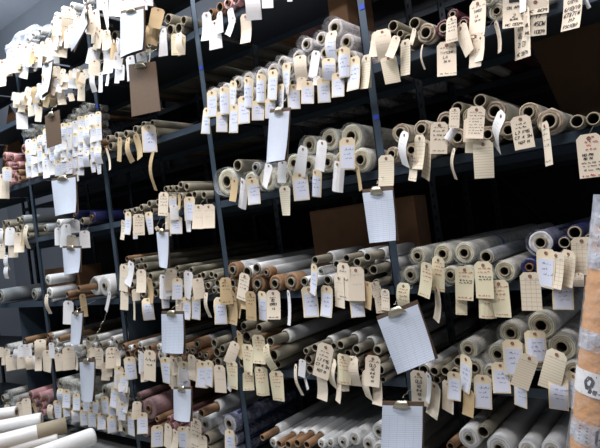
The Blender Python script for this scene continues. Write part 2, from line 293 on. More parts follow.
   (340,195,342,258,28,'w'),(345,95,345,203,55,'L'),(390,135,392,248,56,'c'),(440,133,445,245,60,'c'),(180,235,195,255,25,'k')]),
 (120, 250, S5, [(35,45,15,'krf'),(70,55,14,'tan'),(108,50,15,'tan'),(20,82,15,'tan'),(85,85,15,'tan'),(127,82,17,'tan'),(152,132,20,'tan'),(290,125,16,'tan'),(285,92,14,'tan'),(355,100,16,'tan'),(400,132,18,'tan'),(432,180,18,'tan'),(462,125,18,'tan'),(490,185,16,'tan'),(480,235,22,'gry'),
    (50,130,18,'tan'),(100,135,18,'tan'),(230,110,16,'tan'),(330,150,18,'tan'),(370,180,18,'tan'),(200,150,18,'tan'),(250,160,18,'tan'),(310,190,18,'tan'),(60,175,18,'tan'),(170,175,18,'tan')],
  [(22,210,22,298,38,'c'),(70,255,74,348,8,'c'),(145,150,150,265,24,'v'),(78,200,82,252,55,'c'),(20,85,20,205,40,'c'),(55,70,48,178,28,'w'),(105,108,112,215,46,'c'),(137,250,145,353,56,'L'),
   (225,240,228,290,44,'L'),(292,245,293,348,28,'c'),(332,245,335,348,42,'L'),(378,240,380,345,42,'L'),(215,135,215,245,50,'w'),(285,150,285,247,52,'L'),(255,105,245,200,58,'c'),(385,150,398,242,58,'c'),(340,120,335,240,45,'w'),(428,225,442,340,16,'c'),(492,248,505,366,50,'L'),(240,190,245,230,50,'w')]),
 (200, 240, S5, [(160,155,38,'kw'),(72,180,18,'tan'),(235,160,24,'slv'),(288,145,22,'slv'),(322,158,26,'kw'),(125,215,36,'kw'),(205,225,36,'krfc'),(285,222,44,'krfc'),(372,218,42,'krfc'),(452,210,46,'krfc'),(35,232,20,'tan'),(12,178,20,'tan'),(92,228,20,'tan'),(541,208,20,'slv')],
  [(100,300,108,418,55,'L'),(185,250,185,385,24,'v'),(150,265,160,422,46,'vk'),(125,200,138,320,55,'vk'),(222,275,222,345,30,'v'),(222,180,208,298,50,'k'),(250,270,258,398,50,'vk'),(308,270,318,400,40,'L'),(363,265,373,398,68,'K2'),(440,268,460,428,14,'w'),(540,245,555,387,76,'L')]),
 (290, 230, S5, [(125,150,20,'prot'),(88,258,20,'slv'),(187,250,20,'slv'),(232,172,20,'prot'),(292,145,20,'prot'),(325,158,22,'prot'),(392,148,22,'prot'),(425,202,24,'prot'),(375,205,20,'tan'),(440,250,20,'prot'),(300,215,22,'tan'),(250,225,22,'tan'),(150,205,22,'wht'),(340,255,22,'tan')],
  [(182,293,190,436,56,'L'),(120,185,125,322,30,'L'),(385,270,385,392,50,'v'),(330,345,340,436,76,'L'),(242,240,252,385,46,'c'),(327,200,335,352,80,'c'),(265,182,270,346,60,'K3'),(418,265,440,330,60,'k'),(450,330,460,412,60,'k')]),
 (380, 240, S5, [(185,80,38,'clr'),(310,70,46,'clr'),(418,65,48,'clr'),(528,85,36,'clrt'),(150,175,38,'clr'),(355,175,40,'clr'),(600,160,48,'clr'),(250,175,42,'clr'),(450,175,42,'clr'),(525,170,40,'clr')],
  [(25,255,30,350,40,'k'),(282,250,280,405,24,'c'),(232,130,232,287,54,'r'),(290,100,290,252,56,'r'),(405,285,405,372,56,'r'),(420,148,420,300,90,'R1'),(535,250,538,392,86,'r'),(512,125,525,290,84,'R1'),(117,230,125,377,62,'r')]),
 (480, 190, S5, [(300,262,54,'nclr'),(420,262,34,'nvt'),(475,215,40,'nvt'),(245,385,46,'nvy'),(345,370,44,'nvy'),(440,360,44,'nvy'),(530,350,44,'nvy'),(545,245,36,'nvt')], []),
 (480, 260, S5, [], [(92,118,115,285,90,'r'),(248,80,260,252,95,'g'),(410,120,415,247,100,'L'),(328,-35,325,138,88,'L'),(378,-22,378,145,70,'g'),(440,-30,440,135,60,'g'),(505,-95,515,75,98,'g'),(490,70,490,135,92,'k')]),
 (290, 110, S5, [(95,175,42,'clr'),(195,145,48,'clr'),(303,132,58,'clr'),(380,240,54,'clr'),(285,250,44,'clr'),(190,260,42,'clr'),(80,275,42,'clr'),(15,280,42,'clr')],
  [(335,290,355,400,16,'v'),(48,325,60,450,78,'L'),(125,310,122,432,45,'L'),(65,195,50,328,46,'w'),(160,165,148,302,50,'w'),(235,270,225,407,55,'w'),(285,153,285,296,78,'L')]),
 (200, 120, S6_, [(160,368,72,'clr'),(225,272,38,'tan'),(330,285,35,'gry'),(300,360,45,'clr'),(405,350,62,'clr'),(510,330,62,'clr')],
  [(410,275,385,400,46,'w'),(492,255,490,375,52,'w')]),
 (200, 170, S6_, [], [(205,65,205,192,40,'v'),(310,65,325,208,75,'L'),(252,70,235,225,46,'w'),(505,113,515,272,66,'lined')]),
 (380, 90, S5, [(100,215,45,'rag'),(57,320,34,'rag'),(205,195,42,'rag'),(155,300,36,'rag'),(325,155,45,'rag'),(385,90,32,'tan'),(382,250,42,'rag'),(500,55,35,'tan'),(568,105,50,'rag'),(525,225,40,'rag'),(450,130,40,'rag'),(250,300,40,'rag'),(310,270,38,'rag'),(455,250,36,'rag')],
  [(160,330,160,455,38,'k'),(30,340,35,485,76,'lined'),(235,270,230,442,38,'g'),(197,240,200,400,52,'g'),(365,305,368,450,14,'c'),(295,175,290,318,84,'k'),(372,190,335,248,40,'w'),(372,98,368,190,50,'k'),(455,240,452,315,92,'lined'),(460,150,455,260,90,'k'),(480,98,468,250,84,'K4'),(512,270,520,440,96,'lined'),(122,225,88,388,38,'w')]),
 (480, 90, S5, [(240,110,45,'rag'),(345,165,58,'rag'),(485,170,35,'tan'),(565,155,35,'tan'),(140,200,42,'rag')],
  [(105,130,72,308,30,'w'),(200,145,225,292,94,'K5'),(322,180,350,375,34,'k'),(540,240,560,435,112,'T8')]),
 (400, 310, S5, [(340,205,42,'clr'),(290,265,28,'tan'),(400,290,48,'clr'),(485,225,48,'clr'),(550,118,52,'clr'),(168,305,25,'tan'),(225,305,25,'tan'),(275,302,22,'tan'),(120,300,24,'slv')],
  [(238,370,240,505,50,'c'),(268,322,275,450,64,'L'),(328,245,332,405,50,'L'),(410,340,415,490,84,'L')]),
 (480, 300, S5, [(305,130,62,'clr'),(400,235,62,'clr'),(465,360,50,'clr'),(20,350,36,'clr'),(290,290,50,'clr'),(200,270,46,'clr'),(180,370,46,'clr'),(370,370,46,'clr')],
  [(100,325,110,465,84,'L'),(200,400,205,530,56,'L'),(390,395,392,555,90,'L'),(465,380,462,540,60,'L'),(245,290,195,435,92,'lined'),(382,272,345,440,90,'lined'),(160,215,170,377,94,'L'),(272,168,285,310,98,'L')]),
 (360, 358, S5, [(540,400,54,'wht'),(450,440,24,'krf'),(35,425,40,'wht'),(92,372,42,'wht'),(85,450,36,'wht')],
  [(370,140,370,292,50,'c'),(340,90,345,218,24,'w'),(290,80,300,235,78,'K6'),(540,170,545,290,50,'v')]),
 (480, 350, 4.575, [(15,375,30,'tan'),(85,450,58,'wht'),(215,460,42,'wht'),(325,460,46,'wht')], []),
 (190, 310, S5, [(268,80,22,'tan'),(345,90,22,'tan'),(120,165,22,'tan'),(162,192,20,'tan'),(230,150,20,'tan'),(400,158,24,'prot'),(437,270,22,'tan'),(18,190,22,'krfc'),(65,225,24,'krfc'),(310,158,24,'krf'),(300,215,26,'tan'),(240,215,26,'tan'),(360,230,28,'krf'),(180,245,20,'tan')],
  [(60,280,65,388,56,'L'),(10,238,18,350,36,'L'),(100,265,108,382,32,'L'),(145,288,155,410,56,'c'),(192,290,192,400,20,'L'),(245,120,245,238,26,'v'),(285,185,290,318,56,'r'),(225,172,195,262,50,'c'),(207,268,217,392,55,'r'),(290,315,292,402,58,'r'),(378,185,415,305,34,'r'),(338,138,345,270,62,'r'),(345,298,358,428,64,'r'),(428,318,442,452,68,'r'),(525,285,552,432,14,'c'),(560,255,555,332,34,'w'),(570,335,598,392,12,'w')]),
 (290, 310, S5, [(80,205,18,'tan'),(125,188,20,'prot'),(218,180,20,'tan'),(252,175,22,'prot'),(332,200,23,'prot'),(436,200,24,'prot'),(288,215,20,'tan'),(450,298,24,'prot'),(380,235,24,'krf'),(200,235,24,'tan'),(150,250,24,'krf'),(260,260,24,'tan'),(330,265,24,'tan'),(400,285,22,'tan')],
  [(155,325,160,450,48,'c'),(210,255,210,390,34,'c'),(243,350,250,460,20,'c'),(270,340,270,405,70,'k'),(262,235,262,370,66,'r'),(305,245,320,385,66,'c'),(380,320,388,450,34,'c'),(430,350,445,475,46,'c'),(412,242,412,382,74,'K6'),(178,185,152,335,80,'K5')]),
 (240, 358, S5, [(118,405,16,'krfp'),(155,415,24,'wht'),(195,428,18,'krfp'),(240,432,20,'krfp'),(290,425,20,'krfp'),(340,435,20,'krfp'),(390,425,24,'wht'),(445,425,24,'wht'),(510,420,32,'wht'),(580,410,34,'wht')], []),
 (120, 358, S5, [(140,255,52,'mve'),(90,190,18,'mve'),(185,305,18,'krf'),(240,305,15,'pnk'),(290,318,20,'pnk'),(405,275,22,'krfp'),(425,335,42,'wht'),(550,330,42,'nclr'),(365,300,24,'wht')],
  [(50,280,60,385,30,'L'),(85,225,82,305,46,'c'),(110,282,115,378,52,'L'),(185,345,185,442,62,'L'),(240,342,238,448,32,'c'),(275,370,275,470,30,'c'),(310,352,315,448,50,'L'),(345,355,348,450,30,'c'),(378,318,378,448,50,'k'),(410,395,410,480,45,'c'),(545,368,552,470,45,'L'),(20,150,22,270,45,'L'),(5,90,8,190,45,'L'),(10,230,10,310,36,'L')]),
 (120, 310, S5, [(95,175,18,'wht'),(75,182,15,'krf'),(150,190,18,'krf'),(190,186,18,'wht'),(372,185,28,'krfc'),(410,222,24,'krfc'),(340,200,22,'krfc'),(20,180,16,'krf'),(45,195,16,'wht'),(120,195,16,'tan'),(230,195,20,'krf'),(290,200,20,'krf')],
  [(95,215,98,318,26,'w'),(120,310,122,358,36,'c'),(45,245,55,347,56,'L'),(20,320,22,410,40,'L'),(148,215,150,350,56,'K1'),(10,370,15,460,34,'L'),
   (225,248,232,365,50,'L'),(257,235,257,262,26,'w'),(268,250,268,392,42,'c'),(290,240,290,310,40,'c'),(355,235,362,348,34,'c'),(385,255,388,340,30,'c'),(318,270,322,402,54,'L'),(318,290,318,355,60,'w'),(410,268,412,388,60,'L'),(440,265,450,380,36,'L'),(275,330,280,392,50,'c')]),
]
def dense():
    r = random.Random(5); out = []
    x = 140
    while x < 500:                                  # several tiers of tags over the heap of small rolls
        topy = 235-(x-140)*.42; boty = 440-max(0, x-330)*.28; n = 0; y = topy + r.uniform(0, 30)
        while y+62 < boty+20:
            out.append((x+r.uniform(-3, 3), y, x+6+r.uniform(-4, 6), y+r.uniform(62, 80), r.uniform(25, 34), 'L' if r.random() < .75 else 'w')); y += r.uniform(52, 62)
        x += 29
    for (xa, ya, xb, yb, n, ln) in ((30, -140, 240, -230, 22, 75), (240, -230, 440, -400, 16, 75), (240, -105, 440, -80, 14, 55), (75, 25, 300, -40, 30, 48), (445, -330, 590, -230, 10, 80)):
        for i in range(n):
            t = (i+r.random())/n; x = xa+(xb-xa)*t; y = ya+(yb-ya)*t+r.uniform(-18, 28)
            out.append((x, y, x+r.uniform(-16, 12), y+ln*r.uniform(.7, 1.15), r.uniform(18, 40), r.choice('ccwwv')))
    return out
DATA.append((0, 90, S5, [(200,205,17,'clr'),(230,195,17,'clr'),(330,165,17,'clr'),(355,140,17,'clr'),(380,110,17,'clr'),(410,95,17,'clr'),(440,80,17,'clr'),(455,120,17,'clr'),(440,160,17,'clr'),(400,180,17,'clr'),(350,210,17,'clr'),(310,240,17,'clr'),(470,160,16,'clr'),(260,220,17,'clr')], dense()))
# ------------------------------------------------------------------ rolls
# kind: (wrap, face, core, core radius share, hole share of core, film, words, colour word)
RK = {
 'tan': ('tan', 'coretan', 'coretan', .92, .80, None, 'grey-beige cardboard tube roll'),
 'rag': ('fabric', 'paperf', 'coretan', .62, .74, None, 'paper-wrapped roll with ragged layered end'),
 'clr': ('fabric', 'ivf', 'coretan', .50, .74, 'film', 'ivory roll in clear plastic sleeve'),
 'clw': ('softwhite', 'softlayers', 'coretan', .56, .74, 'film', 'soft white roll in clear plastic sleeve'),
 'clrt': ('gry', 'ivf', 'coretan', .80, .78, 'film', 'grey tube roll in clear plastic sleeve'),
 'nclr': ('nvy', 'whtf', 'coretan', .50, .74, 'filmdark', 'bluish roll in loose hazy plastic'),
 'nvt': ('nvy', 'nvy', 'coretan', .82, .78, None, 'navy vinyl roll with open cardboard core'),
 'nvy': ('nvy', 'nvy', 'krfdark', .45, .7, None, 'dark navy vinyl roll'),
 'red': ('red', 'red', 'coretan', .55, .74, None, 'burgundy vinyl roll'),
 'krf': ('krf', 'krfdark', 'krf', .85, .76, None, 'brown kraft tube roll'),
 'krfp': ('wht', 'krf', 'krf', 1, .76, None, 'white roll with brown tube sticking out'),
 'bigp': ('wht', 'whtf', 'krf', 1, .76, None, 'thick white roll on brown tube'),
 'krfc': ('gry', 'krf', 'tan', .55, .76, None, 'grey roll with brown kraft end'),
 'kw': ('wht', 'krf', 'tan', .55, .76, None, 'white roll with brown kraft end'),
 'slv': ('wht', 'whtf', 'tan', .85, .8, None, 'white roll on a grey tube'),
 'prot': ('wht', 'whtf', 'tan', 1, .78, None, 'white roll with grey tube sticking out'),
 'wht': ('wht', 'whtf', 'tan', .36, .75, None, 'white vinyl roll'),
 'bigw': ('wht', 'whtf', 'krf', .32, .75, None, 'thick white roll with brown core'),
 'gry': ('gry', 'gry', 'tan', .6, .75, None, 'dark grey vinyl roll'),
 'pnk': ('pnk', 'pnk', 'krfdark', .5, .74, None, 'pink vinyl roll'),
 'mve': ('mve', 'mve', 'krfdark', .4, .74, None, 'mauve vinyl roll'),
}
rolls = []
for x0, y0, s, rl, tl in DATA:
    for (cx, cy, r, k) in rl:
        u, v = x0+cx/s, y0+cy/s
        yf = -.035 + random.uniform(-.012, .012)
        if k in ('prot', 'krfp', 'bigp'): yf = -.075
        if k == 'bigp': yf = -.14
        if k in ('clr', 'clw', 'rag', 'nclr'): r *= 1.1
        if k == 'bigw': yf = -.02
        p = at(u, v, yf); R = r/s*depth(p)/F
        if k in ('prot', 'krfp'): Rb = R*1.55
        elif k == 'bigp': Rb = R*3.1
        elif k == 'slv': Rb = R*1.25; R = Rb
        else: Rb = R
        row = rowof(p.z, .03); b = bay(p.x)
        rolls.append(dict(x=p.x, z=p.z, y=yf, R=R, Rb=Rb, k=k, row=row, bay=b))
rolls.append(dict(x=-3.0, z=SH[4]+.05, y=.05, R=.045, Rb=.045, k='gry', row=4, bay=3))
rolls = [q for q in rolls if not (q['row'] == 2 and q['bay'] == 1 and q['k'] == 'clr' and q['x'] < -1.2)]
# settle each shelf's rolls so nothing interpenetrates and the lowest ones rest on the deck
for row in range(7):
    for b in range(-1, 5):
        g = [q for q in rolls if q['row'] == row and q['bay'] == b]
        if not g: continue
        xr, xl = -b*W, -b*W-W
        top = SH[row]
        def settle(n, drop):
            for it in range(n):
                if drop:
                    for q in g: q['z'] -= .0012
                for i in range(len(g)):
                    for j in range(i+1, len(g)):
                        a, c = g[i], g[j]; dx, dz = c['x']-a['x'], c['z']-a['z']; d = math.hypot(dx, dz) or 1e-4; m = (a['Rb']+c['Rb'])*.985
                        if d < m:
                            e = (m-d)/2; a['x'] -= dx/d*e; a['z'] -= dz/d*e; c['x'] += dx/d*e; c['z'] += dz/d*e
                for q in g:
                    q['z'] = max(q['z'], top+q['Rb']+.001); q['x'] = min(max(q['x'], xl+.022+q['Rb']), xr-.022-q['Rb'])
        settle(60, False)
        # hidden supporters under anything hanging in the air
        for q in list(g):
            gap = q['z']-q['Rb']-top
            if gap > .02 and not any(o is not q and o['z'] < q['z'] and math.hypot(o['x']-q['x'], o['z']-q['z']) < (o['Rb']+q['Rb'])*1.12 for o in g):
                n = max(1, math.ceil(gap/.085)); rr = gap/2/n*.98
                for i in range(n):
                    z = top+rr*(2*i+1)
                    if all(math.hypot(o['x']-q['x'], o['z']-z) > (o['Rb']+rr)*.8 for o in g):
                        f = dict(filler=1, x=q['x'], z=z, y=q['y']+.01, R=rr, Rb=rr, k=q['k'] if q['k'] not in ('prot', 'slv', 'red', 'bigw', 'krfp') else 'tan', row=row, bay=b); rolls.append(f); g.append(f)
        settle(40, False)
print('rolls', len(rolls))
_a, _b, _c, _d = at(308, 212, .28), at(337, 20, .2), at(356, 20, .2), at(51, 280, .2)
_e, _f = at(85, 268, .16), at(527, 36, .35)
CUTS = [(_a.x, -.03, SH[4], _a.z, .29), (_b.x, min(_c.x, -.025), SH[2], SH[1]-.04, .14), (_d.x, at(85, 280, .2).x, SH[4], _e.z, .16), (_f.x, .92, SH[3]+.02, SH[2], .35),
        (at(0, 140, .3).x, at(24, 140, .3).x, SH[2], SH[1], .30)]
def make_roll(q, label):
    wrap, face, core, cr, hs, film, _ = RK[q['k']]
    R, Rb, k = q['R'], q['Rb'], q['k']; sd = random.uniform(0, 100)
    L = random.uniform(.98, 1.14)
    if q['row'] == 2 and q['x'] < -2*W: L = .13
    for (xa, xb, za, zb, yc) in CUTS:
        if xa-q['Rb'] < q['x'] < xb+q['Rb'] and za < q['z']+q['Rb'] and q['z']-q['Rb'] < zb: L = min(L, yc-q['y']-.015)
    t = thing('fabric_roll', label, 'roll', (q['x'], q['y'], q['z']), 'tagged rolls lying on the shelves')
    t.rotation_euler = (0, random.uniform(0, 6.28), 0)
    prot = k in ('prot', 'krfp', 'bigp')
    co = R*cr if not prot else R
    ci = co*hs
    y0 = .10 if prot else (.004 if cr > .85 else .006)
    jit = .10 if k == 'rag' else (.05 if k in ('clr', 'clw', 'nclr', 'krfc', 'kw') else .02)
    bm = bmesh.new()
    n = 28 if Rb > .02 else 20
    if prot: prof = [(co*1.005, y0+.03), (Rb*.8, y0), (Rb, y0+.015), (Rb, L*.5), (Rb*.99, L)]; mi = [1, 0, 0, 0]
    else: prof = [(co*1.004, y0+.003), ((co+Rb)/2, y0), (Rb*.97, y0), (Rb, y0+.006), (Rb, .09), (Rb*.995, L*.55), (Rb*.99, L)]; mi = [1, 1, 1 if k in ('rag', 'kw', 'krfc') else 0, 0, 0, 0]
    if k in ('kw', 'krfc'): prof[4] = (Rb, .05 if k == 'kw' else .075); mi = [1, 1, 1, 1, 0, 0]
    lathe(bm, prof, n, jit, sd, mi, closed=True)
    obj('vinyl_wrap' if wrap not in ('fabric', 'softwhite') else 'fabric_layers', bm, [wrap, face], t, True)
    bm = bmesh.new()
    lathe(bm, [(co, .14 if prot else .05), (co, .0), (co*.985, -.001), (ci*1.01, -.001), (ci, .001), (ci, min(.35, L*.9))], n, 0, 0, [0, 0, 0, 0, 1], closed=True)
    for f in bm.faces:
        if len(f.verts) > 4: f.material_index = 1
    o = obj('cardboard_core', bm, [core, 'corein'], t, True)
    for p in o.data.polygons:
        if len(p.vertices) > 4: p.use_smooth = False
    if film:
        bm = bmesh.new(); fl = random.uniform(1.04, 1.14); ext = random.uniform(.005, .03)
        prof = [(Rb*fl*1.0, -ext), (Rb*1.10, .004), (Rb*1.035, .05), (Rb*1.03, min(.2, L*.6)), (Rb*1.03, L*.98)]
        lathe(bm, prof, 26, .09, sd+7)
        obj('plastic_sleeve', bm, film, t, True)
    if q.get('strap'):
        bm = bmesh.new(); lathe(bm, [(Rb*1.002, .30), (Rb*1.03, .301), (Rb*1.03, .318), (Rb*1.002, .319)], n); obj('blue_band', bm, 'strap', t, True)
    return t
# blue bands on some of the white rolls of the middle bay and right bay
for (u, v, rw) in ((250, 270, 4), (290, 275, 4), (300, 285, 4), (464, 253, 4), (222, 272, 4)):
    p = at(u, v, 0)
    c = [q for q in rolls if q['row'] == rw and not q.get('strap')]
    min(c, key=lambda q: (q['x']-p.x)**2+(q['z']-p.z)**2)['strap'] = 1
bays = {}
for q in rolls: bays.setdefault((q['row'], BAYN[q['bay']]), []).append(q)
for (row, bn), g in bays.items():
    g.sort(key=lambda q: q['x'])
    for i, q in enumerate(g):
        lab = RK[q['k']][6]
        q['T'] = make_roll(q, f"{lab}, {ordinal(i+1)} from left on {SHN[row]} of {bn}")

def merge(name, things, label, cat):
    mats, bm = [], bmesh.new()
    for T in things:
        Mx = T.matrix_basis.copy()
        for ch in list(T.children):
            k0 = len(bm.faces); v0 = len(bm.verts); bm.from_mesh(ch.data); bm.faces.ensure_lookup_table(); bm.verts.ensure_lookup_table()
            idx = []
            for m in ch.data.materials:
                if m not in mats: mats.append(m)
                idx.append(mats.index(m))
            for f in bm.faces[k0:]: f.material_index = idx[min(f.material_index, len(idx)-1)]
            for v in bm.verts[v0:]: v.co = Mx @ v.co
            bpy.data.objects.remove(ch)
        bpy.data.objects.remove(T)
    me = bpy.data.meshes.new(name); bm.to_mesh(me); bm.free()
    for m in mats: me.materials.append(m)
    o = bpy.data.objects.new(name, me); C.objects.link(o); o['kind'] = 'stuff'; o['label'] = label; o['category'] = cat; return o
fr = sorted([q for q in rolls if not q.get('filler')], key=lambda q: -q['Rb']/depth(Vector((q['x'], q['y'], q['z']))))
print('listed rolls', len(fr))
merge('stacked_rolls', [q['T'] for q in rolls if q.get('filler')]+[q['T'] for q in fr[300:]], 'small and half-hidden rolls packed beneath and between the tagged rolls', 'rolls')
TL, TW = .12, .06
def curl(kind, x, z):
    """x, z on the flat card -> point on the curled card (front is -y)"""
    t = -z/TL
    if kind == 0: return (x, -.004*t*t, z)
    if kind == 1: return (x, -.016*t*t, z*(1-.05*t))
    if kind == 2: return (x, .008*math.sin(t*3.0)-.005*t, z*.98)
    if kind == 3:
        a = .3*t; return (x*math.cos(a), x*math.sin(a)-.006*t, z)
    if kind == 4:
        a = -.35*t; return (x*math.cos(a), x*math.sin(a), z)
    if kind == 5: return (x, -.009*math.sin(t*4.2)+.003*t, z*.97)
    return (x, .012*(x/TW*2)**2, z)
NC = 7
def card_mesh(c, m, off=0, x0=-TW/2, x1=TW/2, z0=.012, z1=-TL+.012, chop=True, nz=10, thick=.0007):
    vs, fs, uvs = [], [], []
    for side in (0, 1):
        for j in range(nz+1):
            t = j/nz; z = z0+(z1-z0)*t
            w = 1 if not chop or t > .1 else .62+.38*t/.1
            for i in range(5):
                x = (x0+(x1-x0)*i/4); xc = (x0+x1)/2; x = xc+(x-xc)*w
                p = curl(c, x, z); vs.append((p[0], p[1]-off+(thick if side else 0), p[2])); uvs.append((i/4, 1-t))
    N = (nz+1)*5
    for j in range(nz):
        for i in range(4):
            a = j*5+i; fs.append((a, a+5, a+6, a+1)); fs.append((N+a, N+a+1, N+a+6, N+a+5))
    rim = [i for i in range(5)]+[j*5+4 for j in range(1, nz+1)]+[nz*5+i for i in (3, 2, 1, 0)]+[j*5 for j in range(nz-1, 0, -1)]
    for a, b in zip(rim, rim[1:]+rim[:1]): fs.append((a, b, N+b, N+a))
    me = bpy.data.meshes.new('card'); me.from_pydata(vs, [], fs)
    uvl = me.uv_layers.new(name='UVMap')
    for p in me.polygons:
        p.use_smooth = False
        for li in p.loop_indices: uvl.data[li].uv = uvs[me.loops[li].vertex_index]
    me.materials.append(MT[m]); return me
def ribbon(vs, fs, c, pts, w):
    for (ax, az), (bx, bz) in zip(pts, pts[1:]):
        d = math.hypot(bx-ax, bz-az) or 1e-6; nx, nz_ = -(bz-az)/d*w/2, (bx-ax)/d*w/2; k = len(vs)
        for (x, z) in ((ax+nx, az+nz_), (ax-nx, az-nz_), (bx-nx, bz-nz_), (bx+nx, bz+nz_)):
            p = curl(c, x, z); vs.append((p[0], p[1]-.0013, p[2]))
        fs.append((k, k+1, k+2, k+3))
GLY = {'0': [[(0,0),(0,6),(4,6),(4,0),(0,0)]], '1': [[(1,5),(2,6),(2,0)]], '2': [[(0,5),(2,6),(4,5),(4,4),(0,0),(4,0)]], '3': [[(0,6),(4,6),(2,3),(4,2),(3,0),(0,0)]],
 '4': [[(3,0),(3,6),(0,2),(4,2)]], '5': [[(4,6),(0,6),(0,3),(3,3),(4,1),(3,0),(0,0)]], '6': [[(4,6),(1,4),(0,1),(2,0),(4,1),(3,3),(0,2)]], '7': [[(0,6),(4,6),(1,0)]],
 '8': [[(2,3),(0,4),(2,6),(4,4),(0,1),(2,0),(4,1),(2,3)]], '9': [[(4,4),(1,3),(0,5),(3,6),(4,4),(3,0)]], 'M': [[(0,0),(0,6),(2,2),(4,6),(4,0)]], 'C': [[(4,5),(2,6),(0,4),(0,2),(2,0),(4,1)]],
 'S': [[(4,5),(2,6),(0,5),(4,2),(3,0),(0,1)]], 'K': [[(0,0),(0,6)], [(4,6),(0,3),(4,0)]], 'W': [[(0,6),(1,0),(2,4),(3,0),(4,6)]], 'F': [[(0,0),(0,6),(4,6)], [(0,3),(3,3)]], 'L': [[(0,6),(0,0),(4,0)]],
 'A': [[(0,0),(2,6),(4,0)], [(1,2),(3,2)]], 'I': [[(2,0),(2,6)]], 'T': [[(0,6),(4,6)], [(2,6),(2,0)]], 'O': [[(0,1),(0,5),(2,6),(4,5),(4,1),(2,0),(0,1)]], 'D': [[(0,0),(0,6),(3,5),(4,3),(3,0),(0,0)]],
 'H': [[(0,0),(0,6)], [(4,0),(4,6)], [(0,3),(4,3)]], 'Y': [[(0,6),(2,3),(4,6)], [(2,3),(1,0)]], 'P': [[(0,0),(0,6),(4,5),(3,3),(0,3)]], '#': [[(1,0),(2,6)], [(3,0),(4,6)], [(0,2),(4,2)], [(0,4),(4,4)]],
 '/': [[(0,0),(4,6)]], '-': [[(0,3),(3,3)]], '.': [[(1,0),(1.6,.6)]], 'N': [[(0,0),(0,6),(4,0),(4,6)]], 'R': [[(0,0),(0,6),(4,5),(3,3),(0,3),(4,0)]], 'E': [[(4,6),(0,6),(0,0),(4,0)], [(0,3),(3,3)]],
 'U': [[(0,6),(0,1),(2,0),(4,1),(4,6)]], 'B': [[(0,0),(0,6),(3,5),(0,3),(4,2),(3,0),(0,0)]], 'G': [[(4,5),(1,6),(0,3),(1,0),(4,0),(4,3),(2,3)]], ' ': []}
def writing_mesh(c, spec, ink, w=.0016, seed=0):
    """spec: list of (z, height, text or scribble width in 0..1, x offset)"""
    r = random.Random(seed); vs, fs = [], []
    for (z, h, tx, xo) in spec:
        if isinstance(tx, str):
            cw = min(h*.72, (TW*.88)/max(1, len(tx))); x = xo-cw*len(tx)/2
            for ch in tx:
                for st in GLY.get(ch, []):
                    ribbon(vs, fs, c, [(x+cw*.8*px/4+py*h*.03+r.uniform(-.0004, .0004), z+h*py/6+r.uniform(-.0005, .0005)) for px, py in st], w)
                x += cw
        elif tx < 0:                                # ruled bar
            ribbon(vs, fs, c, [(-TW*.45*-tx+xo, z), (TW*.45*-tx+xo, z)], h)
        else:
            x = -TW*.42*tx+xo; e = TW*.42*tx+xo
            while x < e:
                n = r.randint(3, 7); pts = []
                for i in range(n):
                    pts.append((x, z+h*r.uniform(0, 1)*(1 if i % 2 else .3))); x += r.uniform(.0012, .0028)
                ribbon(vs, fs, c, pts, w); x += r.uniform(.001, .004)
    me = bpy.data.meshes.new('handwriting'); me.from_pydata(vs, [], fs); me.materials.append(MT[ink]); return me
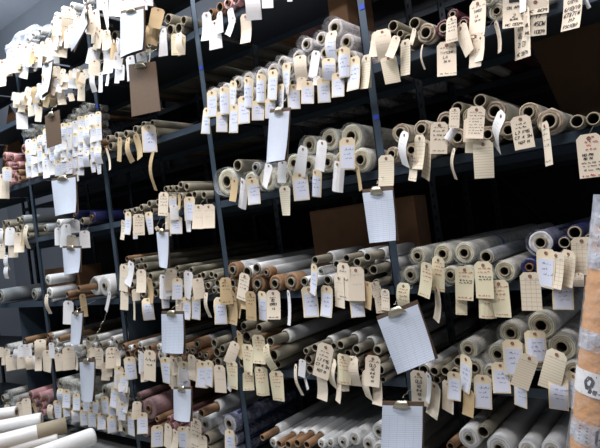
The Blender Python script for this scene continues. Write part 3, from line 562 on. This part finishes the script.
SCR = {
 'c': ('greyink', .0008, [(-.018, .004, .7, 0), (-.05, .003, .6, 0)]),
 'w': ('greyink', .0007, [(-.02, .003, .5, 0), (-.03, .003, .6, 0)]),
 'L': ('blueink', .0014, [(-.036, .009, .55, .004), (-.052, .007, .45, -.002), (-.068, .008, .5, .006)]),
 'k': ('blackink', .0014, [(-.010, .004, .7, 0), (-.024, .007, .8, 0), (-.040, .007, .75, 0), (-.056, .007, .7, 0), (-.098, .005, .8, 0)]),
 'r': ('redink', .0016, [(-.012, .005, .6, 0), (-.024, .006, .7, 0), (-.036, .005, .55, 0), (-.052, .005, .4, 0), (-.1005, .004, .85, 0)]),
 'g': ('greyink', .0008, [(-.010, .003, .7, 0), (-.020, .003, .5, 0)]),
 'lined': ('greyink', .0006, [(-.012, .002, .8, 0)]),
 'v': ('greyink', .0007, [(-.02, .003, .5, 0)]),
 'vk': ('blackink', .0015, [(-.014, .008, .7, 0), (-.028, .009, .7, 0), (-.042, .006, .5, 0), (-.098, .005, .7, 0)]),
 'T1': ('blackink', .0013, [(-.010, .005, .8, 0), (-.028, .008, '11/10HR', 0), (-.044, .010, 'LAV', 0), (-.058, .007, '36 M', 0), (-.1, .005, .85, 0)]),
 'T2': ('blackink', .0012, [(-.010, .005, .8, 0), (-.026, .008, 'SANDO', 0), (-.042, .008, 'LAV', 0), (-.056, .007, '54 M', 0), (-.1, .005, .8, 0)]),
 'T3': ('blackink', .0014, [(-.020, .010, 'W 70', 0), (-.042, .011, '6157', 0), (-.060, .010, '65 W', 0), (-.080, .011, '2.01', 0), (-.101, .008, 'MC 0079', 0)]),
 'T4': ('blackink', .0016, [(-.012, .012, -.5, 0), (-.040, .009, 'ON APR', 0), (-.070, .012, '2', 0), (-.080, .006, 'BLACK', 0), (-.101, .009, 'MC 0029', 0)]),
 'T5': ('blackink', .0018, [(-.052, .011, '2.17', 0), (-.077, .013, '#8 450W', 0), (-.101, .010, 'MC 1009', 0)]),
 'T6': ('blackink', .0018, [(-.062, .017, '2 YD', 0), (-.099, .012, 'MC 809', 0)]),
 'T7': ('blackink', .0017, [(-.030, .009, 'C/215', 0), (-.050, .010, '6/10/18', 0), (-.068, .012, '67871W', 0), (-.084, .009, '717', 0), (-.101, .009, 'FSC1087', 0)]),
 'T8': ('blackink', .0016, [(-.048, .007, 'NO PM', -.006), (-.058, .006, 'MO 7W', -.006), (-.068, .003, .9, 0), (-.077, .003, .8, 0), (-.088, .004, .7, 0)]),
 'K1': ('blackink', .0022, [(-.030, .012, .85, 0), (-.048, .006, .6, 0)]),
 'K2': ('blackink', .0022, [(-.018, .006, .6, 0), (-.034, .011, '70X', 0), (-.050, .011, 'KM91', 0), (-.066, .006, '4.5', 0), (-.1, .004, .8, 0)]),
 'K3': ('blackink', .0018, [(-.016, .004, .7, 0), (-.044, .010, .7, 0), (-.1, .006, .7, 0)]),
 'K4': ('blackink', .0012, [(-.012+(-.011*i), .005, .85, 0) for i in range(8)]),
 'K5': ('blackink', .0018, [(-.018, .004, .6, 0), (-.032, .006, .7, 0), (-.052, .010, 'L7 F95', 0), (-.070, .010, 'C7 4 SH', 0), (-.088, .009, 'N27 M', 0)]),
 'K6': ('blackink', .0018, [(-.014, .008, .6, 0), (-.032, .012, 'OLD', 0), (-.046, .009, 'HO', 0), (-.060, .009, '6-6', 0), (-.074, .009, '42', 0), (-.090, .008, 'IN', 0)]),
 'R1': ('redink', .0017, [(-.012, .006, .7, 0), (-.024, .006, .75, 0), (-.1005, .005, .85, 0)]),
}
BASEM = {'c': 'cream', 'w': 'white', 'L': 'edge', 'k': 'cream', 'r': 'redcard', 'R1': 'redcard', 'g': 'grid', 'lined': 'lined', 'v': 'kraftcard', 'vk': 'kraftcard', 'T8': 'cream'}
WORDS = {'c': 'plain cream tag', 'w': 'blank white tag', 'L': 'cream-edged tag with blue-written label', 'k': 'cream tag with black handwriting', 'r': 'cream tag with red handwriting',
         'g': 'cream tag ruled in a grid', 'lined': 'cream tag with ruled lines', 'v': 'tan kraft tag', 'vk': 'tan kraft tag with black handwriting', 'T4': 'cream tag blacked out at its top', 'T8': 'large tag printed red and black',
         'K6': 'cream tag reading OLD HO', 'T6': 'cream tag reading 2 YD', 'R1': 'cream tag in red and black ink'}
CACHE = {}
def cached(key, fn):
    if key not in CACHE: CACHE[key] = fn()
    return CACHE[key]
def eyelet_mesh():
    bm = bmesh.new(); n = 10; R = []
    for r, y in ((.0055, -.0009), (.0052, -.0018), (.0024, -.0018), (.0022, -.0005)):
        R.append([bm.verts.new((r*math.cos(2*PI*k/n), y, r*math.sin(2*PI*k/n))) for k in range(n)])
    for A, B in zip(R, R[1:]):
        for k in range(n): bm.faces.new((A[k], A[(k+1) % n], B[(k+1) % n], B[k]))
    me = bpy.data.meshes.new('eyelet'); bm.to_mesh(me); bm.free(); me.materials.append(MT['eyelet']); return me
EY = eyelet_mesh()
tags = []
for x0, y0, s, rl, tl in DATA:
    for (a, b, c, d, w, k) in tl:
        tags.append([x0+a/s, y0+b/s, x0+c/s, y0+d/s, w/s, k])
placed = []
for tg in tags:
    ux, uy, bx, by, w, k = tg
    y = -.085
    for it in range(8):
        p = at(ux, uy, y); q = at(bx, by, y)
        hit = [o for o in placed if abs(o[0]-(p.x+q.x)/2) < .042 and abs(o[1]-(p.z+q.z)/2) < .10 and abs(o[2]-y) < .007]
        if not hit: break
        y -= .008
    placed.append(((p.x+q.x)/2, (p.z+q.z)/2, y)); tg += [p, q, y]
    tg.append(rowof(p.z, .13)); tg.append(bay(p.x))
groups = {}
for t in tags: groups.setdefault((t[9], BAYN[t[10]]), []).append(t)
print('tags', len(tags))
small = set(map(id, sorted(tags, key=lambda t: -t[4]*math.hypot(t[2]-t[0], t[3]-t[1]))[300:])); smallT = []
for (row, bn), g in groups.items():
    g.sort(key=lambda t: t[6].x)
    for i, (ux, uy, bx, by, wpx, k, p, q, y, _r, _b) in enumerate(g):
        L = (p-q).length; sc = L/(TL-.012)
        word = WORDS.get(k, 'cream tag in bold black ink')
        lab = f"{word}, {ordinal(i+1)} from left below {SHN[row]} of {bn}"
        T = thing('shipping_tag', lab, 'tag', p, 'paper tags tied to the rolls')
        if id(g[i]) in small: smallT.append(T)
        appw = wpx*depth(p)/F; full = TW*sc
        view = (CAM-p); vang = math.atan2(view.x, -view.y)          # 0 = straight out of the rack
        ratio = min(1, appw/full); ph = math.acos(ratio)
        sx = 1.0
        if ratio >= .999: sx = min(1.35, appw/full)
        yaw = vang-ph                                                # turned back towards the aisle
        if ph > 1.15: yaw = vang-1.15; sx = max(.35, ratio/math.cos(1.15))
        # where the card's own plane meets the sight line to its lower end gives length and lean
        e1 = Vector((math.cos(yaw), math.sin(yaw), 0)); nn = Vector((-e1.y, e1.x, 0)); rr = ray(bx, by)
        hitp = CAM+rr*((p-CAM).dot(nn)/(rr.dot(nn) if abs(rr.dot(nn)) > 1e-3 else 1e-3))-p
        sa, ta = hitp.dot(e1), -hitp.z
        if ta > .2*L and abs(sa) < .9*ta and .6 < hitp.length/L < 1.5: lean = math.atan2(sa, ta); sc = hitp.length/(TL-.012)
        else: lean = math.atan2(q.x-p.x, p.z-q.z)
        Rm = Matrix.Rotation(yaw, 4, 'Z') @ Matrix.Rotation(-lean, 4, 'Y')
        T.matrix_world = Matrix.Translation(p) @ Rm @ Matrix.Diagonal((sc*sx, sc, sc, 1))
        c = random.choice((0, 0, 0, 1, 1, 2, 3, 4, 5, 6)) if wpx > 5 else random.choice((0, 1, 2, 5))
        if k[0] in 'TK' and k != 'T4': c = random.choice((0, 1))
        bmn = BASEM.get(k, 'cream')
        share('card', cached(('card', c, bmn), lambda: card_mesh(c, bmn)), T)
        if k == 'L': share('label_panel', cached(('panel', c), lambda: card_mesh(c, 'panel', .0008, -TW*.40, TW*.42, -.018, -TL+.016, False, 8, .0003)), T)
        if wpx > 2.4:
            share('eyelet', EY, T)
            vv = random.randint(0, 3)
            ink, wd, spec = SCR[k]
            share('handwriting', cached(('w', c, k, vv), lambda: writing_mesh(c, spec, ink, wd, vv*7+c)), T)
            if k == 'R1': share('black_note', cached(('w2', c), lambda: writing_mesh(c, [(-.040, .006, .6, 0), (-.048, .006, .7, 0)], 'blackink', .0018, 3)), T)
            if k == 'T8': share('red_print', cached(('w3', c), lambda: writing_mesh(c, [(.001, .004, .2, .012), (-.012, .005, .4, 0), (-.020, .005, .3, 0), (-.032, .005, .4, 0), (-.104, .006, .9, 0)], 'redink', .002, 3)), T)
        # the tie: from the eyelet back and up into the core of the nearest roll, else over the shelf lip
        best = min(rolls, key=lambda r: (r['x']-p.x)**2+(r['z']-r['R']-p.z)**2*(1 if r['z'] > p.z-.02 else 4))
        e = Vector((best['x'], best['y']+.01, best['z']-best['R']*.75*(RK[best['k']][3])))
        if (e-p).length > .22: e = Vector((p.x, -.002, max(SH[row], p.z+.02)))
        mid = (p+e)/2+Vector((random.uniform(-.008, .008), -.006, random.uniform(-.012, .0)))
        bm = bmesh.new(); tube(bm, [p+Vector((0, -.001, -.001)), (p*.7+mid*.3)+Vector((0, -.003, 0)), mid, (e+mid)/2, e, e+Vector((0, .03, 0))], .0007 if wpx > 5 else .0009, 4)
        bm.transform(T.matrix_world.inverted()); obj('tie_wire', bm, 'wire', T)

merge('crowded_tags', smallT, 'small distant paper tags crowding the far bays of the rack', 'tags')
# ------------------------------------------------------------------ clipboards
def quad_grid(co, y, nu, nv, bow=0, th=.003):
    """co: four world corners TL TR BR BL -> closed slab, bowed"""
    vs, fs, uv = [], [], []
    nrm = (co[1]-co[0]).cross(co[3]-co[0]).normalized()
    if nrm.y > 0: nrm = -nrm
    for sd in (0, 1):
        for j in range(nv+1):
            t = j/nv
            for i in range(nu+1):
                s = i/nu; p = (co[0]*(1-s)+co[1]*s)*(1-t)+(co[3]*(1-s)+co[2]*s)*t
                p = p+nrm*(y+bow*math.sin(PI*s)*t*t+bow*1.2*t**3*s) - nrm*(th*sd); vs.append(p); uv.append((s, 1-t))
    N = (nu+1)*(nv+1)
    for j in range(nv):
        for i in range(nu):
            a = j*(nu+1)+i; fs += [(a, a+nu+1, a+nu+2, a+1), (N+a, N+a+1, N+a+nu+2, N+a+nu+1)]
    rim = list(range(nu+1))+[j*(nu+1)+nu for j in range(1, nv+1)]+[nv*(nu+1)+i for i in range(nu-1, -1, -1)]+[j*(nu+1) for j in range(nv-1, 0, -1)]
    for a, b in zip(rim, rim[1:]+rim[:1]): fs.append((a, b, N+b, N+a))
    return vs, fs, uv
CLIPS = [
 ([(378,320),(418,304),(437,358),(398,374)], 'pc', 'tilted clipboard with a filled form, between the middle and right bays', -.17),
 ([(383,405),(423,406),(423,458),(381,458)], 'pc', 'clipboard with a printed form hanging under the sixth shelf at the frame bottom', -.15),
 ([(363,193),(393,190),(398,240),(370,243)], 'pc', 'clipboard with a curling lined sheet against the brown carton', -.15),
 ([(270,113),(290,111),(287,160),(267,163)], 'p', 'clipboard with a blank sheet hanging above the plastic-sleeved rolls', -.15),
 ([(162,314),(183.5,314),(185.5,353),(162.5,352)], 'pc', 'clipboard with a ruled form under the fifth shelf', -.16),
 ([(174,389),(191.5,389),(192,421),(174.5,419)], 'p', 'paper sheet on a clipboard low beside the mauve roll', -.16),
 ([(157,232),(169,232),(169.5,268),(160,266)], 'p', 'narrow curled sheet on a clipboard under the fourth shelf', -.14),
 ([(121,14),(144,9),(145,50),(121,58)], 'pc', 'bright white clipboard sheet high above the blue-taped post', -.17),
 ([(86,5),(88,24),(74,52),(74,34)], 'p', 'tilted white sheet on a clipboard at the top shelf', -.15),
 ([(43,66),(53,62),(50,92),(42,98)], 'p', 'small white sheet among the crowded tags below the second shelf', -.15),
 ([(52,181),(76,177),(78,212),(56,216)], 'p', 'square white sheet hanging under the dense heap of tags', -.17),
 ([(63,248),(81,248),(81,272),(65,275)], 'p', 'curled white sheet below the crossed white tags', -.14),
 ([(72,314),(83,313),(82,344),(71,343)], 'p', 'white sheet below the thick white roll', -.14),
 ([(80,362),(95,362),(94.5,401),(82,400)], 'p', 'white sheet over the small plastic-sleeved rolls', -.17),
 ([(129,68),(155,65),(160,110),(132,116)], 'b', 'large bare brown clipboard back under the second shelf', -.13),
 ([(45,118),(59,112),(61,143),(47,148)], 'b', 'small bare brown clipboard back amid the dense tags', -.19),
]
for pts, kind, lab, y in CLIPS:
    co = [at(u, v, y) for u, v in pts]
    T = thing('clipboard', lab, 'clipboard', co[0], 'clipboards hanging from the shelves')
    inv = Matrix.Translation(-co[0])
    def part(name, geo, m, par=None, smooth=False):
        vs = [Vector(a)-co[0] for a in geo[0]]; return obj(name, (vs, geo[1], geo[2]), m, par or T, smooth)
    ctr = sum(co, Vector())/4
    bw = [ctr+(c-ctr)*1.025 for c in co]; up_ = (co[0]-co[3])*.06
    bw[0] += up_; bw[1] += up_
    part('backing_board', quad_grid(bw, 0, 2, 2, 0, .004), 'board')
    if kind != 'b': part('paper_sheet', quad_grid(co, .004, 8, 10, .010, .0006), 'paper' if kind == 'pc' else 'sheet')
    a, b = bw[0], bw[1]; ex = (b-a).normalized(); ez = (bw[0]-bw[3]).normalized(); ey = Vector((0, -1, 0)); mid = (a+b)/2-ez*.015; wv = (b-a).length*.22; cq = .7
    bm = bmesh.new()                                 # sprung clip: flared jaw and rounded grip
    prof = [(-.012, .008), (0, .012), (.010, .016), (.020, .012), (.030, .006)]
    rings = []
    for (dz, dy) in prof:
        wq = wv*(1-.45*max(0, (dz+.012)/.042)); rings.append([bm.verts.new(mid+ex*(wq*s)+ez*dz*cq+ey*(dy*cq+.006-.004*abs(s))-co[0]) for s in (-1, -.6, 0, .6, 1)])
    for A, B in zip(rings, rings[1:]):
        for i in range(4): bm.faces.new((A[i], A[i+1], B[i+1], B[i]))
    r = bmesh.ops.extrude_face_region(bm, geom=bm.faces[:]); bmesh.ops.translate(bm, verts=[v for v in r['geom'] if isinstance(v, bmesh.types.BMVert)], vec=(0, .002, 0))
    cl = obj('clip', bm, 'clip', T, True)
    top = mid+ez*.03+ey*.006
    sz = min((s for s in SH if s > top.z-.01), default=top.z+.05); sz = min(sz, top.z+.22)
    bm = bmesh.new(); n = 22; pts3 = []
    for i in range(n+1):
        t = i/n; q = top.lerp(Vector((top.x, -.012, max(sz, top.z+.02))), t)-co[0]; pts3.append(q+Vector((.004*math.sin(t*30), 0, 0))+Vector((0, .004*math.cos(t*30), 0)))
    tube(bm, pts3, .0012, 5); obj('hanging_wire', bm, 'clip', T)

# ------------------------------------------------------------------ cartons and leaning boards on the shelves
def slab(name, label, cat, pts, y, th, m, group=None):
    co = [at(u, v, y) for u, v in pts]; z0 = min(c.z for c in co)
    T = thing(name, label, cat, co[0])
    bm = bmesh.new(); a = [bm.verts.new(c-co[0]) for c in co]; b = [bm.verts.new(c-co[0]+Vector((0, th, 0))) for c in co]
    bm.faces.new(a); bm.faces.new(b[::-1]); n = len(a)
    for i in range(n): bm.faces.new((a[i], b[i], b[(i+1) % n], a[(i+1) % n]))
    obj('sheet', bm, m, T)
    return T, co
def carton(label, x0, x1, y0, y1, z0, z1, tilt=0):
    T = thing('cardboard_carton', label, 'box', ((x0+x1)/2, (y0+y1)/2, z0)); T.rotation_euler = (0, tilt, 0)
    hx, hy, h = (x1-x0)/2, (y1-y0)/2, z1-z0
    bm = bmesh.new(); box(bm, (-hx, -hy, 0), (hx, hy, h-.002)); bmesh.ops.bevel(bm, geom=bm.edges[:], offset=.003, segments=1, affect='EDGES'); obj('box_body', bm, 'carton', T)
    for s in (-1, 1):
        bm = bmesh.new(); box(bm, (-hx, min(0, s*hy), h-.002), (hx, max(0, s*hy)-.0 if s > 0 else -.002, h+.001)); obj('flap', bm, 'carton', T)
    return T
p1 = at(308, 212, .28); p2 = at(394, 212, .28)
carton('wide brown carton standing behind rolls on the fifth shelf', p1.x, -.03, .29, .41, SH[4]+.001, p1.z)
slab('cardboard_divider', 'large dark brown cardboard panel with slanted edge between the upper shelves', 'board', [(527,36),(571,133),(630,119),(630,6)], .35, .008, 'cartondark')
p1 = at(337, 20, .2); p2 = at(356, 20, .2)
carton('narrow upright brown carton behind the sleeved rolls by the post', p1.x, min(p2.x, -.025), .14, .36, SH[2]+.001, SH[1]-.04)
p1 = at(51, 280, .2); p2 = at(85, 280, .2)
carton('brown carton behind the thick white roll', p1.x, p2.x, .16, .34, SH[4]+.001, at(60, 268, .16).z)
slab('cardboard_sheet', 'brown cardboard sheet leaning at the left edge near pink rolls', 'board', [(9,105),(17,118),(24,172),(2,176),(4,140)], .30, .006, 'carton')

# ------------------------------------------------------------------ bundle of white plastic on the top shelf
bm = bmesh.new(); c = at(27, 42, .12); bmesh.ops.create_icosphere(bm, subdivisions=4, radius=1)
for v in bm.verts:
    n = noise.noise(v.co*2.2)*.28+noise.noise(v.co*6)*.10
    v.co = Vector((v.co.x*.30*(1+n), v.co.y*.16*(1+n), max(-.09, v.co.z*.13*(1+n)) + v.co.x*.02))
o = obj('bundle_skin', bm, 'filmthick', None, True); o.name = 'plastic_bundle'
o.location = (c.x, .18, SH[0]+.092); o['label'] = 'crumpled translucent white plastic bundle on the top shelf'; o['category'] = 'plastic bundle'

# ------------------------------------------------------------------ foreground: low table with long white rolls
TZ = -.87
T = thing('low_table', 'low wooden table carrying loose white rolls in the near lower corner', 'table', (-1.9, -.75, FLOOR))
boxobj('table_top', (-.9, -.33, TZ-.04-FLOOR), (.36, .26, TZ-FLOOR), 'wood', T, .004)
for sx in (-.85, .28):
    for sy in (-.3, .2): boxobj('leg', (sx, sy, 0), (sx+.05, sy+.05, TZ-.04-FLOOR), 'wood', T, .003)
WR = [ # far end px, near px direction, radius px, z of axis, label, brown end
 ((93, 436), (0, 470), 8.5, TZ+.045, 'long white roll nearest the camera on the low table', 0),
 ((66, 425), (0, 442), 7.5, TZ+.075, 'long white roll with brown cardboard end on the low table', 1),
 ((42, 419), (0, 427), 6.5, TZ+.115, 'long white roll lying on the rolls beside it, clean end', 0),
 ((17, 412), (-10, 416), 6, TZ+.125, 'shorter white roll with dark open core on the low table', 2),
 ((58, 438), (0, 452), 5, TZ+.03, 'slim white roll tucked under its neighbours on the low table', 0),
]
for (e, s, r, z, lab, brown) in WR:
    a = atz(*e, z); b = atz(*s, z); d = (b-a); d.normalize(); R = r*depth(a)/F
    T = thing('white_roll', lab, 'roll', a, 'loose white rolls on the low table')
    q = Vector((0, 1, 0)).rotation_difference(d); T.rotation_mode = 'QUATERNION'; T.rotation_quaternion = q
    bm = bmesh.new(); ys = .0 if not brown == 1 else .10
    lathe(bm, [(R*.42, ys+.004), (R*.7, ys), (R*.96, ys), (R, ys+.01), (R*1.0, .5), (R, .9)], 30, .015, r, [1, 1, 0, 0, 0], closed=True); obj('vinyl_wrap', bm, ['wht', 'whtf'], T, True)
    bm = bmesh.new()
    if brown == 1: lathe(bm, [(R*1.02, .13), (R*1.03, .0), (R*.93, -.001), (R*.92, .1)], 30); obj('cardboard_end', bm, 'coretan', T, True)
    bm = bmesh.new(); lathe(bm, [(R*.42, .15), (R*.42, 0), (R*.34, -.001), (R*.33, .12)], 24, closed=True); obj('cardboard_core', bm, 'krfdark' if brown else 'coretan', T, True)

# ------------------------------------------------------------------ standing wrapped rolls at the right
def standing(pt, pb, yd, R, lab, marks, plastic_top):
    a = at(*pt, yd); b = at(*pb, yd-.03)
    d = (a-b).normalized(); k = (FLOOR+.02-b.z)/d.z; base = b+d*k; H = (a-base).length
    T = thing('wrapped_roll', lab, 'roll', base)
    T.rotation_mode = 'QUATERNION'; T.rotation_quaternion = Vector((0, 0, 1)).rotation_difference(d)
    bm = bmesh.new(); n = 36; rings = []; N = 90
    for j in range(N+1):
        z = (H-.10)*j/N; ring = []
        for i in range(n):
            an = 2*PI*i/n; rr = R*(1+.02*math.sin(j*2.4+noise.noise(Vector((math.cos(an)*2, math.sin(an)*2, j*.2)))*5)); ring.append(bm.verts.new((rr*math.cos(an), rr*math.sin(an), z)))
        rings.append(ring)
    for A, B in zip(rings, rings[1:]):
        for i in range(n): bm.faces.new((A[i], A[(i+1) % n], B[(i+1) % n], B[i]))
    bm.faces.new(rings[-1]); bm.faces.new(rings[0][::-1]); obj('kraft_wrap', bm, 'packkraft', T, True)
    bm = bmesh.new(); rings = []
    for j in range(41):
        z = H*j/40; ring = []
        for i in range(n):
            an = 2*PI*i/n; w = noise.noise(Vector((math.cos(an)*1.5, math.sin(an)*1.5, z*5)))
            rr = R*(1.10+.10*w); 
            if j > 37: rr *= (1-(j-37)*.17)
            ring.append(bm.verts.new((rr*math.cos(an), rr*math.sin(an), z)))
        rings.append(ring)
    for A, B in zip(rings, rings[1:]):
        for i in range(n): bm.faces.new((A[i], A[(i+1) % n], B[(i+1) % n], B[i]))
    obj('plastic_wrap', bm, 'filmthin', T, True)
    # white printed bands with marks, on the side turned to the aisle
    va = CAM-base; ang0 = math.atan2(va.y, va.x)
    for (v, h, inkkind) in marks:
        tt = base+d*((at(pt[0]+(pb[0]-pt[0])*(v-pt[1])/(pb[1]-pt[1]), v, yd).z-base.z)/d.z); zc = (tt-base).length
        hh = h*depth(tt)/F/2
        vs, fs = [], []
        for j in range(2):
            for i in range(17):
                an = ang0-1.75+3.3*i/16; vs.append((R*1.05*math.cos(an), R*1.05*math.sin(an), zc+(-hh if j else hh)))
        for i in range(16): fs.append((i, i+17, i+18, i+1))
        bnd = obj('printed_band', (vs, fs), 'filmthick' if inkkind != 1 else 'white', T, True)
        def P(s, t): an = ang0-.95+1.5*s; return (R*1.058*math.cos(an), R*1.058*math.sin(an), zc+hh*t)
        vs, fs = [], []
        def stroke(pts, w):
            for (s0, t0), (s1, t1) in zip(pts, pts[1:]):
                dd = math.hypot(s1-s0, t1-t0) or 1; nx, ny = -(t1-t0)/dd*w*.2, (s1-s0)/dd*w*.6; kk = len(vs)
                vs.extend([P(s0+nx, t0+ny), P(s0-nx, t0-ny), P(s1-nx, t1-ny), P(s1+nx, t1+ny)]); fs.append((kk, kk+1, kk+2, kk+3))
        if inkkind == 1:                             # swooping loop emblem over a thick tail
            stroke([(.16,-.5),(.10,.1),(.20,.6),(.30,.3),(.26,-.2),(.14,-.3)], .22); stroke([(.2,-.55),(.4,-.6),(.6,-.2),(.8,.55)], .34); stroke([(.35,.7),(.9,.75)], .12)
            stroke([(0,.9),(1,.9)], .08); stroke([(0,-.9),(1,-.9)], .08)
        elif inkkind == 2:
            for t in (.6, .3, 0, -.3, -.6): stroke([(.05, t), (.3, t)], .07)
            stroke([(.5,-.6),(.5,.6),(.8,.6),(.8,-.6),(.5,-.6)], .16); stroke([(.58,-.2),(.72,.3)], .2)
        else:
            for t in (.7, .4, .1, -.2, -.5, -.8): stroke([(.05, t), (.85, t)], .05)
        obj('printed_mark', (vs, fs), 'ink', bnd)
standing((624, 188), (597, 448), -.30, .062, 'tall kraft roll in clear plastic with black printed bands, leaning upright', [(378, 24, 1), (425, 22, 2), (338, 20, 3), (240, 60, 3), (205, 18, 3)], 1)

# ------------------------------------------------------------------ light
def area(name, loc, rot, sx, sy, e, col):
    l = bpy.data.lights.new(name, 'AREA'); l.shape = 'RECTANGLE'; l.size = sx; l.size_y = sy; l.energy = e; l.color = col
    o = bpy.data.objects.new(name, l); C.objects.link(o); o.location = loc; o.rotation_euler = rot
cool = (.86, .93, 1.0)
area('tube_or_fill_light', (-2.5, -.85, 2.7), (math.radians(14), 0, 0), 2.6, .25, 108, cool)
area('tube_or_fill_light', (.4, -1.1, 2.7), (math.radians(18), 0, 0), 2.4, .25, 85, (1.0, .93, .93))
area('tube_or_fill_light', (-1.2, -2.9, 2.9), (math.radians(35), 0, 0), 4.5, .3, 80, (.95, .95, 1.0))  # added fill from behind the camera for the lower shelves
area('tube_or_fill_light', (-7.0, 1.2, 3.2), (math.radians(100), 0, 0), 2.4, .8, 16, cool)  # unseen lamp, added to brighten the far wall and ceiling
w = bpy.data.worlds.new('world'); bpy.context.scene.world = w; w.use_nodes = True
w.node_tree.nodes['Background'].inputs[0].default_value = (.5, .6, .8, 1); w.node_tree.nodes['Background'].inputs[1].default_value = .03
vs_ = bpy.context.scene.view_settings; vs_.view_transform = 'Standard'; vs_.look = 'None'; vs_.exposure = 0.0
